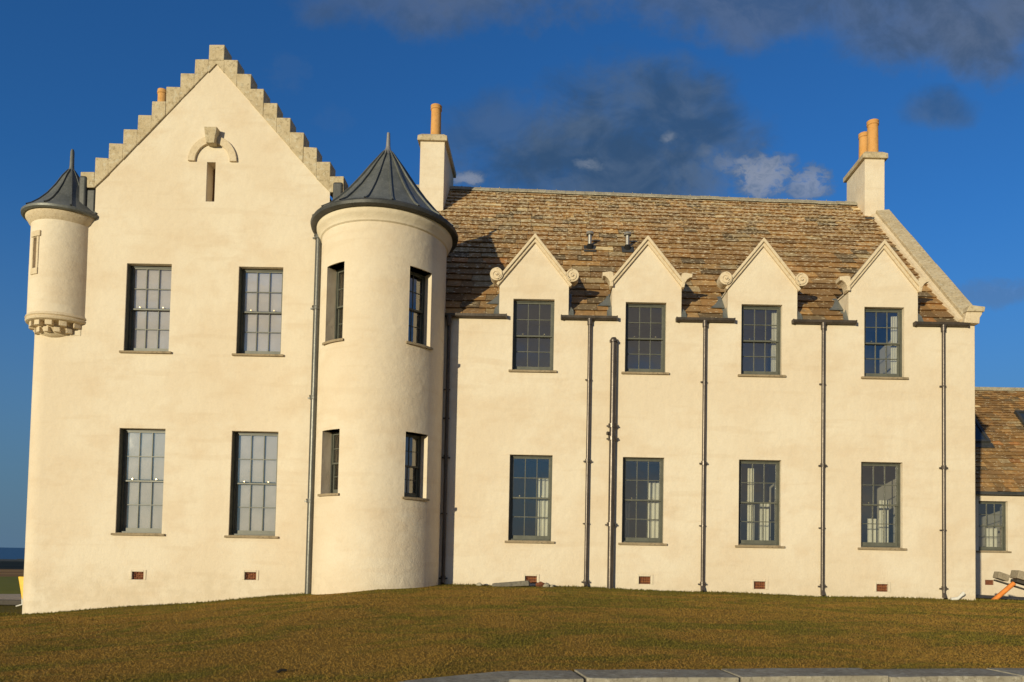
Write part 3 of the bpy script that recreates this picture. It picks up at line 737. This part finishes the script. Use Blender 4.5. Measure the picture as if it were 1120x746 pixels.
# gable wing roof
gz0 = 13.30; gs = 1.05
mb = MB(); mb.add([(GC, .38, gz0), (GC, 9.5, gz0), (-12.9, 9.5, gz0-4.52*gs), (-12.9, .38, gz0-4.52*gs)], [(0, 1, 2, 3)])
mb.build('wing_roof_deck', M['slate'], H)
cl = 1/math.sqrt(1+gs*gs)
slates('wing_slate_slope', H, (GC+4.6, .40, gz0-4.6*gs), (0, 1, 0), (-cl, 0, gs*cl), lambda x: 4.6/cl, 0, 8.8, [.28]*22, seed=9)
MB().box(GC-.12, GC+.12, .40, 9.4, gz0-.02, gz0+.07).build('wing_ridge', M['leaddark'], H)

# ---- dormers: copings, scrolls, little roofs, lead valleys
for di, c_ in enumerate(DC):
    dm = empty('dormer'); dm.parent = H; dm.location = (c_, 0, DZ0)
    zt = DZ1-DZ0; ang = math.atan2(zt, DHW)
    # moulded raking copings, two fillets
    for (o0, o1, pr_, nm) in ((-.022, .045, .055, 'inner_moulding'), (.040, .105, .10, 'coping')):
        mb = MB()
        ca, sa = math.cos(ang), math.sin(ang); k0, k1 = o0/ca, o1/ca
        t0 = -.01; xl = DHW+.03
        zl = lambda x, k_: (DHW-abs(x))*math.tan(ang)+k_
        L = [(-xl, zl(xl, k0)), (0, zl(0, k0)), (xl, zl(xl, k0)), (xl+ (o1-o0)*sa*.9, zl(xl+(o1-o0)*sa*.9, k1)), (0, zl(0, k1)), (-xl-(o1-o0)*sa*.9, zl(xl+(o1-o0)*sa*.9, k1))]
        vs = [(x, -pr_, z) for x, z in L]+[(x, .12, z) for x, z in L]
        fs = [(0, 1, 4, 5), (1, 2, 3, 4), (5, 4, 10, 11), (4, 3, 9, 10), (0, 6, 7, 1), (1, 7, 8, 2), (0, 5, 11, 6), (2, 8, 9, 3)]
        bevel(mb.add(vs, fs).build(nm, M['dress'], dm), .012, 2)
    for s_ in (-1, 1):
        if di in (0, 2):                                                       # spiral volutes
            cx_, cz_ = s_*(DHW+.075), .19; mb = MB(); R_ = .158; N = 28
            mb.add([(cx_+R_*math.cos(2*math.pi*i/N), y_, cz_+R_*math.sin(2*math.pi*i/N)) for y_ in (-.10, .22) for i in range(N)],
                   [tuple(range(N)), tuple(reversed(range(N, 2*N)))]+[(i, i+N, (i+1) % N+N, (i+1) % N) for i in range(N)])
            vo = mb.build('volute', M['dress'], dm, smooth=True)
            mb = MB(); K = 60; vs = []
            for i in range(K+1):                                                # raised spiral fillet
                q = i/K; a = s_*(q*1.6*2*math.pi)+(math.pi/2); r = R_*(1-.80*q)-.012; wv_ = .022*(1-.4*q)
                for rr_, y_ in ((r-wv_, -.099), (r-wv_*.6, -.118), (r+wv_*.6, -.118), (r+wv_, -.099)): vs.append((cx_+rr_*math.cos(a), y_, cz_+rr_*math.sin(a)))
            mb.add(vs, [(4*i+j, 4*i+j+1, 4*i+5+j, 4*i+4+j) for i in range(K) for j in range(3)])
            mb.tube((cx_, -.099, cz_), (cx_, -.135, cz_), .03, 12); mb.build('spiral', M['dress'], vo, smooth=True)
        else:                                                                  # flared stone brackets
            x0 = DHW; pts = [(x0-.02, -.14), (x0+.06, -.14), (x0+.085, -.02), (x0+.13, .05), (x0+.20, .10), (x0+.27, .11), (x0+.285, .20), (x0+.06, .225), (x0-.02, .20)]
            pts = [(s_*(DHW+(x-DHW)*.88), z+.085) for x, z in pts]
            if s_ < 0: pts = list(reversed(pts))
            bevel(MB().prism(pts, -.09, .20).build('skew_bracket', M['dress'], dm), .012, 2)
    # roof of the dormer running back into the main slope
    zr = DZ1+.02-DZ0; mb = MB(); by = RB; yb = DZ1+.02-RB; hw = DHW+.02
    mb.add([(0, .10, zr), (0, yb+.2, zr), (-hw, DZ0-RB+.2, zr-hw*DSL*.98), (-hw, .10, zr-hw*DSL*.98), (hw, DZ0-RB+.2, zr-hw*DSL*.98), (hw, .10, zr-hw*DSL*.98)], [(0, 3, 2, 1), (0, 1, 4, 5)])
    mb.build('dormer_roof', M['slate'], dm)
    # lead valleys and stepped soakers
    for s_ in (-1, 1):
        mb = MB(); x0 = s_*(DHW+.005); zz0 = EZ-DZ0
        def rp(x, y, up): return (x, y, RB+y-DZ0+up)
        mb.add([rp(x0, -.02, .05), rp(x0, .80, .07), rp(x0+s_*.09, .80, .055), rp(x0+s_*.05, -.02, .045)], [(0, 1, 2, 3) if s_ < 0 else (3, 2, 1, 0)])
        if s_ < 0: mb.add([rp(x0, .75, .10), rp(x0, .30, .10), rp(x0-.34, .36, .060), rp(x0-.20, .48, .065)], [(0, 1, 2, 3)])
        mb.add([rp(x0, -.07, .03), rp(x0+s_*.13, -.07, .03), rp(x0+s_*.11, .05, .15), rp(x0, .15, .22)], [(0, 1, 2, 3) if s_ > 0 else (3, 2, 1, 0)])
        o = mb.build('lead_valley', M['lead'], dm); sm_ = o.modifiers.new('s', 'SOLIDIFY'); sm_.thickness = .008
# ---- gutters along the eaves
for a, b in [(-2.75, -1.10), (.20, 1.58), (2.99, 4.42), (5.81, 7.36), (8.76, 10.08)]:
    mb = MB(); pts = []; N = 8
    prof = [(-.005, 7.455), (-.005, 7.40), (-.03, 7.375), (-.09, 7.37), (-.13, 7.395), (-.14, 7.45), (-.128, 7.45), (-.118, 7.405), (-.03, 7.39), (-.02, 7.455)]
    vs = [(a, y, z) for y, z in prof]+[(b, y, z) for y, z in prof]; n_ = len(prof)
    mb.add(vs, [(i, i+n_, (i+1) % n_+n_, (i+1) % n_) for i in range(n_)]+[tuple(range(n_)), tuple(reversed(range(n_, 2*n_)))])
    for e in (a+.015, b-.015): mb.box(e-.012, e+.012, -.145, -.005, 7.365, 7.458)
    mb.build('gutter', M['gutter'], H)

# ---- downpipes
def downpipe(x, z0, z1, r, m__, collars, brackets=(), y=None, kind='eaves'):
    y = y if y is not None else -(r+.018)
    mb = MB(); mb.tube((x, y, z0), (x, y, z1), r, 20)
    if kind == 'eaves':
        mb.tube((x, y, z1-.13), (x, y, z1-.02), r*1.45, 18); mb.tube((x, y, z1-.02), (x, y-.0, z1+.02), r*1.7, 18)
        mb.tube((x, y, z0+.10), (x, y-.07, z0-.02), r*1.05, 14)                       # shoe
    o = mb.build('downpipe', m__, H, smooth=True)
    for z in collars:
        c_ = MB(); c_.tube((x, y, z-.035), (x, y, z+.035), r*1.28, 18); c_.tube((x, y, z+.035), (x, y, z+.055), r*1.42, 18)
        c_.box(x-r*1.28-.045, x+r*1.28+.045, y-.012, y+.03, z-.018, z+.018); c_.box(x-.02, x+.02, y, 0., z-.02, z+.02)
        c_.build('collar', m__, o, smooth=False)
    for z in brackets:
        c_ = MB(); c_.tube((x, y, z-.018), (x, y, z+.018), r*1.12, 18); c_.box(x-r*1.1-.045, x+r*1.1+.015, y-.01, y+.025, z-.014, z+.014); c_.build('bracket', m__, o)
    return o
downpipe(-5.645, .60, 9.22, .086, M['pipe'], [9.17, 7.45, 5.29, 2.82], y=-.26, kind='soil')
o = downpipe(1.49, .86, 6.85, .072, M['pipeb'], [4.78, 4.47, 2.40], y=-.09, kind='soil'); 
MB().tube((1.49, -.09, 6.82), (1.49, -.09, 6.87), .10, 20).tube((1.49, -.09, 6.87), (1.49, -.09, 6.93), .09, 20, .06).build('vent_cap', M['pipeb'], o, True)
MB().tube((1.36, -.12, 4.60), (1.44, -.09, 4.60), .045, 12).build('access_cap', M['pipeb'], o)
for x in (.91, 3.70, 6.57, 9.48):
    downpipe(x, float(ground(x, -.05))+.05, 7.37, .043, M['pipeb'], [3.92, 1.02+.0*x], [5.9, 2.42])
downpipe(-2.50, .95, 7.37, .043, M['gutter'], [3.95, 1.05], [5.6, 4.9, 2.6])
MB().tube((-2.5, -.09, 7.36), (-2.5, -.09, 7.15), .075, 12, .05).build('rainwater_hopper', M['gutter'], H)

# ---- chimneys
def chimney(x0, x1, y0, y1, zb_, zt, pots, lean=0):
    ch = MB().box(x0, x1, y0, y1, zb_, zt).build('chimney', M['harl'], H)
    mb = MB(); e = .085
    mb.box(x0-e, x1+e, y0-e, y1+e, zt, zt+.15); vs0 = len(mb.v)
    mb.add([(x0-e+.015, y0-e+.015, zt+.151), (x1+e-.015, y0-e+.015, zt+.151), (x1+e-.015, y1+e-.015, zt+.151), (x0-e+.015, y1+e-.015, zt+.151), (x0+.02, y0+.02, zt+.25), (x1-.02, y0+.02, zt+.25), (x1-.02, y1-.02, zt+.25), (x0+.02, y1-.02, zt+.25)],
           [(4, 5, 6, 7), (0, 1, 5, 4), (1, 2, 6, 5), (2, 3, 7, 6), (3, 0, 4, 7), (0, 3, 2, 1)])
    bevel(jit(mb.build('chimney_cap', M['cope'], ch), .008, 3), .015, 2)
    for px_, py_, r, h in pots:
        z = zt+.22
        MB().lathe(px_, py_, [(r*1.02, z), (r*.98, z+h*.5), (r*.95, z+h-.14), (r*1.08, z+h-.12), (r*1.08, z+h-.08), (r*.98, z+h-.07), (r*1.05, z+h-.04), (r*1.10, z+h), (r*.85, z+h), (r*.8, z+h-.3), (0, z+h-.3)], 24).build('chimney_pot', M['pot'], ch, True)
chimney(-4.19, -3.44, 4.75, 6.9, 9.5, 14.42, [(-3.83, 5.4, .165, 1.28)])
chimney(9.67, 10.285, 4.93, 6.35, 11.5, 14.22, [(10.03, 5.2, .17, 1.12), (10.03, 5.86, .16, 1.10)])
MB().box(9.60, 9.90, 4.70, 4.935, RB+4.62, RB+4.82).build('lead_flashing', M['leaddark'], H)
# far chimney of the wing, only its pot shows over the crow steps
zp = 16.30
ch = MB().box(-12.9, -12.25, 5.1, 5.9, 8, 15.05).build('chimney', M['harl'], H)
MB().lathe(-12.60, 5.45, [(.16, 15.0), (.155, zp-.14), (.175, zp-.12), (.175, zp-.06), (.16, zp-.05), (.165, zp), (.12, zp), (.1, zp-.3), (0, zp-.3)], 20).build('chimney_pot', M['pot'], ch, True)

# ---- right skew (sloping gable coping) and skewputt
sk = empty('skew_coping'); sk.parent = H
sE = 4.9*math.sqrt(2); ncop = 7
nv = Vector((0, -S2, S2)); ud = Vector((0, S2, S2)); og = Vector((0, .05, RB+.05))
for i in range(ncop):
    s0, s1 = sE*i/ncop, sE*(i+1)/ncop; vs = []
    for s_ in (s0+.004, s1-.004):
        for x, h in ((9.97, -.05), (9.97, .20), (10.36, .24), (10.36, -.05)): p = og+ud*s_+nv*h; vs.append((x, p.y, p.z))
    mb = MB().add(vs, [(0, 1, 2, 3), (7, 6, 5, 4), (0, 4, 5, 1), (1, 5, 6, 2), (2, 6, 7, 3), (0, 3, 7, 4)])
    bevel(jit(mb.build('coping_stone', M['cope'], sk), .006, i), .015, 2)
vs = []                                       # mortar fillet between coping and slates
for s_ in (0., sE):
    for x, h in ((9.85, .0), (9.88, .09), (9.972, .12), (9.972, 0)): p = og+ud*s_+nv*h; vs.append((x, p.y, p.z))
MB().add(vs, [(0, 4, 5, 1), (1, 5, 6, 2), (0, 1, 2, 3)]).build('mortar_fillet', M['dress'], sk)
pts = [(9.93, 7.44), (10.30, 7.42), (10.31, 7.56), (10.36, 7.64), (10.37, 7.70), (9.99, 7.70)]
bevel(MB().prism(pts, -.16, .35).build('skewputt', M['dress'], sk), .015, 2)
bevel(MB().prism([(9.97, 7.70), (10.40, 7.70), (10.42, 7.82), (10.05, 7.86)], -.20, .32).build('skewputt_cap', M['cope'], sk), .015, 2)
# ---- metal roof vents
for x in (1.02, 2.09):
    vt = empty('roof_vent'); vt.parent = H; vt.location = (x, 2.92, RB+2.92)
    MB().tube((0, 0, -.1), (0, 0, .42), .055, 16).build('vent_pipe', M['zinc'], vt, True)
    MB().lathe(0, 0, [(.10, .40), (.115, .43), (.10, .475), (.05, .50), (0, .505)], 18).build('vent_cowl', M['zinc'], vt, True)
    MB().lathe(0, 0, [(.13, -.08), (.10, .06), (.075, .12), (.058, .13)], 16).build('vent_collar', M['black'], vt, True)
    o = MB().add([(-.17, -.22, -.16), (.17, -.22, -.16), (.17, .12, .18), (-.17, .12, .18)], [(0, 1, 2, 3)]).build('vent_flashing', M['leaddark'], vt); sm_ = o.modifiers.new('s', 'SOLIDIFY'); sm_.thickness = .01

# ------------------------------------------------------------------ low wing beyond the right gable
LWG = tag(empty('low_wing', (14, 6, 0)), 'low single-storey cream wing with rooflights behind the right end of the big house', 'house')
def P_(o): o.parent = LWG; o.location = (-14, -6, 0); return o
hx0, hx1, hz0, hz1 = 13.80, 14.74, 2.06, 3.66
mb = wall_with_holes('l', [(10.28, 0), (20, 0), (20, 3.95), (10.28, 3.95)], [(hx0, hx1, hz0, hz1, .15), (14.0, 14.28, .97, 1.13, .08)], .15, None)
mb.v = [(x, y+6, z) for x, y, z in mb.v]
mb.add([(20, 6, 0), (20, 14, 0), (20, 14, 4), (20, 9.9, 8.1), (20, 6, 4)], [(0, 1, 2, 3, 4)])
P_(mb.build('wall', M['harl']))
Hs = H; H = LWG
wo = window((hx0+hx1)/2-14, 0, hz0, hz1, hx1-hx0, .12, curtain_or_lit_panel=[(-.02, .4, .3, .75)]); H = Hs
sl2 = math.hypot(3.95, 4.25)
o = slates('slate_roof', None, (0, 5.9, 3.93), (1, 0, 0), (0, 3.95/sl2, 4.25/sl2), lambda x: sl2, 10.30, 20, [.30-.004*i for i in range(34)], seed=21, wr=(.2, .44), dark=.03); P_(o)
mb = MB().add([(10.3, 5.95, 3.90), (20, 5.95, 3.90), (20, 9.85, 8.12), (10.3, 9.85, 8.12), (10.3, 14, 4), (20, 14, 4)], [(0, 1, 2, 3), (3, 2, 5, 4)]); P_(mb.build('roof_deck', M['wooddark']))
P_(MB().box(10.3, 20, 9.72, 9.98, 8.12, 8.25).build('ridge_capping', M['flag']))
P_(MB().box(10.3, 20, 5.78, 5.90, 3.86, 3.95).build('gutter', M['leaddark']))
P_(MB().box(14.0, 14.28, 6.05, 6.07, .97, 1.13).build('airbrick', M['brick']))
ud2 = Vector((0, 3.95, 4.25)).normalized(); nv2 = Vector((0, -4.25, 3.95)).normalized()
def rooflight(xa, xb, ya, yb):
    og2 = Vector((0, 5.9, 3.93)); s0, s1 = (ya-5.9)/ud2.y, (yb-5.9)/ud2.y
    def slab(x0, x1, t0, t1, h0, h1):
        vs = []
        for h in (h0, h1):
            for x, s_ in ((x0, t0), (x1, t0), (x1, t1), (x0, t1)): p = og2+ud2*s_+nv2*h; vs.append((x, p.y, p.z))
        return vs, [(0, 3, 2, 1), (4, 5, 6, 7), (0, 1, 5, 4), (1, 2, 6, 5), (2, 3, 7, 6), (3, 0, 4, 7)]
    mb = MB(); b_ = .09
    for q in ((xa, xa+b_, s0, s1), (xb-b_, xb, s0, s1), (xa+b_, xb-b_, s0, s0+b_), (xa+b_, xb-b_, s1-b_, s1)): mb.add(*slab(*q, .0, .13))
    mb.add(*slab(xa-.02, xb+.06, s0-.25, s0-.003, .0, .06)); f_ = P_(mb.build('rooflight', M['leaddark']))
    g_ = MB().add(*slab(xa+b_, xb-b_, s0+b_, s1-b_, .06, .085)).build('glass', M['sky_glass']); g_.parent = f_
rooflight(14.0, 15.1, 7.6, 8.85); rooflight(16.7, 17.7, 7.6, 8.85)

# ------------------------------------------------------------------ loose things
# tipped timber bench with an orange leg by the right end
bz = float(ground(11.2, .5))
bt = tag(empty('tipped_bench', (11.3, .6, bz)), 'heavy weathered timber bench lying tipped on an orange leg beside the low wing', 'bench')
def beam(a, b, wv_, hv_, m__, nm, par):
    a, b = Vector(a), Vector(b); d = (b-a).normalized(); s_ = d.cross(Vector((0, 0, 1))).normalized(); u = s_.cross(d)
    vs = [p+s_*(i*wv_/2)+u*(j*hv_/2) for p in (a, b) for i, j in ((-1, -1), (1, -1), (1, 1), (-1, 1))]
    return bevel(MB().add(vs, [(3, 2, 1, 0), (4, 5, 6, 7), (0, 1, 5, 4), (1, 2, 6, 5), (2, 3, 7, 6), (3, 0, 4, 7)]).build(nm, m__, par), .012, 2)
MB().tube((-.36, -.1, -.05), (.20, -.1, .43), .058, 16).build('leg', M['orange'], bt, True)
beam((.16, -.18, .66), (1.9, -.10, .20), .30, .20, M['wood'], 'seat_beam', bt)
beam((.20, -.10, .50), (1.9, -.0, .04), .26, .08, M['wooddark'], 'underside_shade', bt)  # dark bar modelled as the shaded underside of the seat beam
beam((.07, .42, .63), (.36, .46, .54), .2, .17, M['wood'], 'cross_block', bt)
beam((.02, .40, .49), (1.5, .40, .06), .10, .04, M['wooddark'], 'brace', bt)
MB().tube((1.5, .2, -.05), (1.1, .2, .34), .055, 14).build('leg', M['orange'], bt, True)
# yellow barrier at the left corner
yb_ = float(ground(-14.2, 2.5))
yb_ = .03
br = tag(empty('barrier', (-14.05, 2.5, yb_)), 'yellow plastic site barrier peeping out behind the left corner of the house', 'barrier')
bevel(MB().prism([(-.27, .16), (.75, .16), (.75, .78), (-.40, .78)], -.03, .03).build('panel', M['yellow'], br), .02, 2)
MB().tube((-.26, 0, .02), (-.30, 0, .70), .022, 10).tube((-.26, 0, .02), (-.40, -.05, -.03), .02, 10).build('leg', M['white'], br, True)
MB().tube((.6, 0, -.05), (.6, 0, .5), .022, 10).build('leg', M['white'], br, True)
# dark plank lying by the path on the left
o = MB().box(-1.2, .5, -.10, .10, -.05, .09).build('dark_plank', M['wooddark']); o.location = (-15.6, 3.9, -.02); tag(bevel(o, .01), 'dark timber baulk lying flat beside the path at the far left', 'plank')
# plank and rubble below the airbrick
gz_ = float(ground(-.9, -.3))
o = MB().add([(-.55, -.10, .0), (.32, -.13, .05), (.34, .06, .05), (-.52, .05, 0), (-.55, -.10, .085), (.30, -.13, .17), (.32, .06, .17), (-.52, .05, .09)],
    [(0, 3, 2, 1), (4, 5, 6, 7), (0, 1, 5, 4), (1, 2, 6, 5), (2, 3, 7, 6), (3, 0, 4, 7)]).build('timber_offcut', M['paving'])
o.location = (-.75, -.32, gz_-.01); tag(bevel(o, .012), 'grey timber offcut lying in front of an airbrick at the wall foot', 'plank')
rb = []
for i, (dx, dy, s_, mm, lb) in enumerate([(-.16, -.22, .10, 'brick', 'broken red brick beside the timber offcut at the wall foot'), (-.02, -.30, .075, 'flag', 'small dark rubble stone right of the broken brick'), (.10, -.27, .05, 'flag', 'smallest dark rubble chip at the right of the timber offcut'), (-1.62, -.25, .06, 'flag', 'lone brown clod left of the timber offcut')]):
    bm = bmesh.new(); bmesh.ops.create_icosphere(bm, subdivisions=2, radius=s_); rr = random.Random(i+40)
    for v in bm.verts: v.co *= rr.uniform(.8, 1.15); v.co.z *= .8; v.co.x *= 1.2
    me = bpy.data.meshes.new('rubble'); bm.to_mesh(me); bm.free(); me.materials.append(M[mm]); o = bpy.data.objects.new('rubble', me); C.objects.link(o)
    o.location = (dx, dy, float(ground(dx, dy))+s_*.45); tag(o, lb, 'stone')
# white pipe elbow by the right downpipe
z_ = float(ground(9.7, -.2)); mb = MB(); mb.tube((-.14, 0, .02), (.02, -.02, .05), .04, 14); mb.tube((.02, -.02, .05), (.13, -.02, .15), .035, 14); mb.tube((.11, -.02, .13), (.16, -.02, .18), .045, 14)
o = mb.build('pipe_fitting', M['white'], smooth=True); o.location = (9.72, -.18, z_); tag(o, 'short white plastic pipe elbow lying by the rightmost downpipe', 'pipe fitting')
# black scrap on the lawn
z_ = float(ground(-2.46, -11)); o = MB().tube((-.03, -.01, .01), (.0, 0, .035), .014, 8).tube((0, 0, .035), (.05, .01, .03), .012, 8).build('litter_scrap', M['black'], smooth=True); o.location = (-2.46, -11, z_); tag(o, 'small black scrap lying alone in the left foreground grass', 'litter')
# gravel drip strip at tower foot pipe
# distant cottages on the shore
for i, (px_, sc, lb) in enumerate([(13, 1.0, 'tiny white cottage on the far shoreline, the brighter left one'), (19.5, .7, 'tiny grey cottage on the far shoreline, right of the white one')]):
    D_ = 880; X_ = (px_-589.4)/819*(D_+18); z_ = float(ground(X_, D_)); ct = tag(empty('cottage', (X_, D_, z_)), lb, 'cottage', 'cottages on the far shore')
    m_w = M['white'] if i == 0 else M['paving']
    s_ = sc*1.0; MB().box(-3.2*s_, 3.2*s_, -2*s_, 2*s_, -1, 2.4*s_).build('wall', m_w, ct)
    mb = MB(); mb.add([(-3.3*s_, -2.2*s_, 2.35*s_), (3.3*s_, -2.2*s_, 2.35*s_), (3.3*s_, 0, 4.2*s_), (-3.3*s_, 0, 4.2*s_), (3.3*s_, 2.2*s_, 2.35*s_), (-3.3*s_, 2.2*s_, 2.35*s_)], [(0, 1, 2, 3), (3, 2, 4, 5), (0, 3, 5), (1, 4, 2)]).build('roof', M['leaddark'], ct)
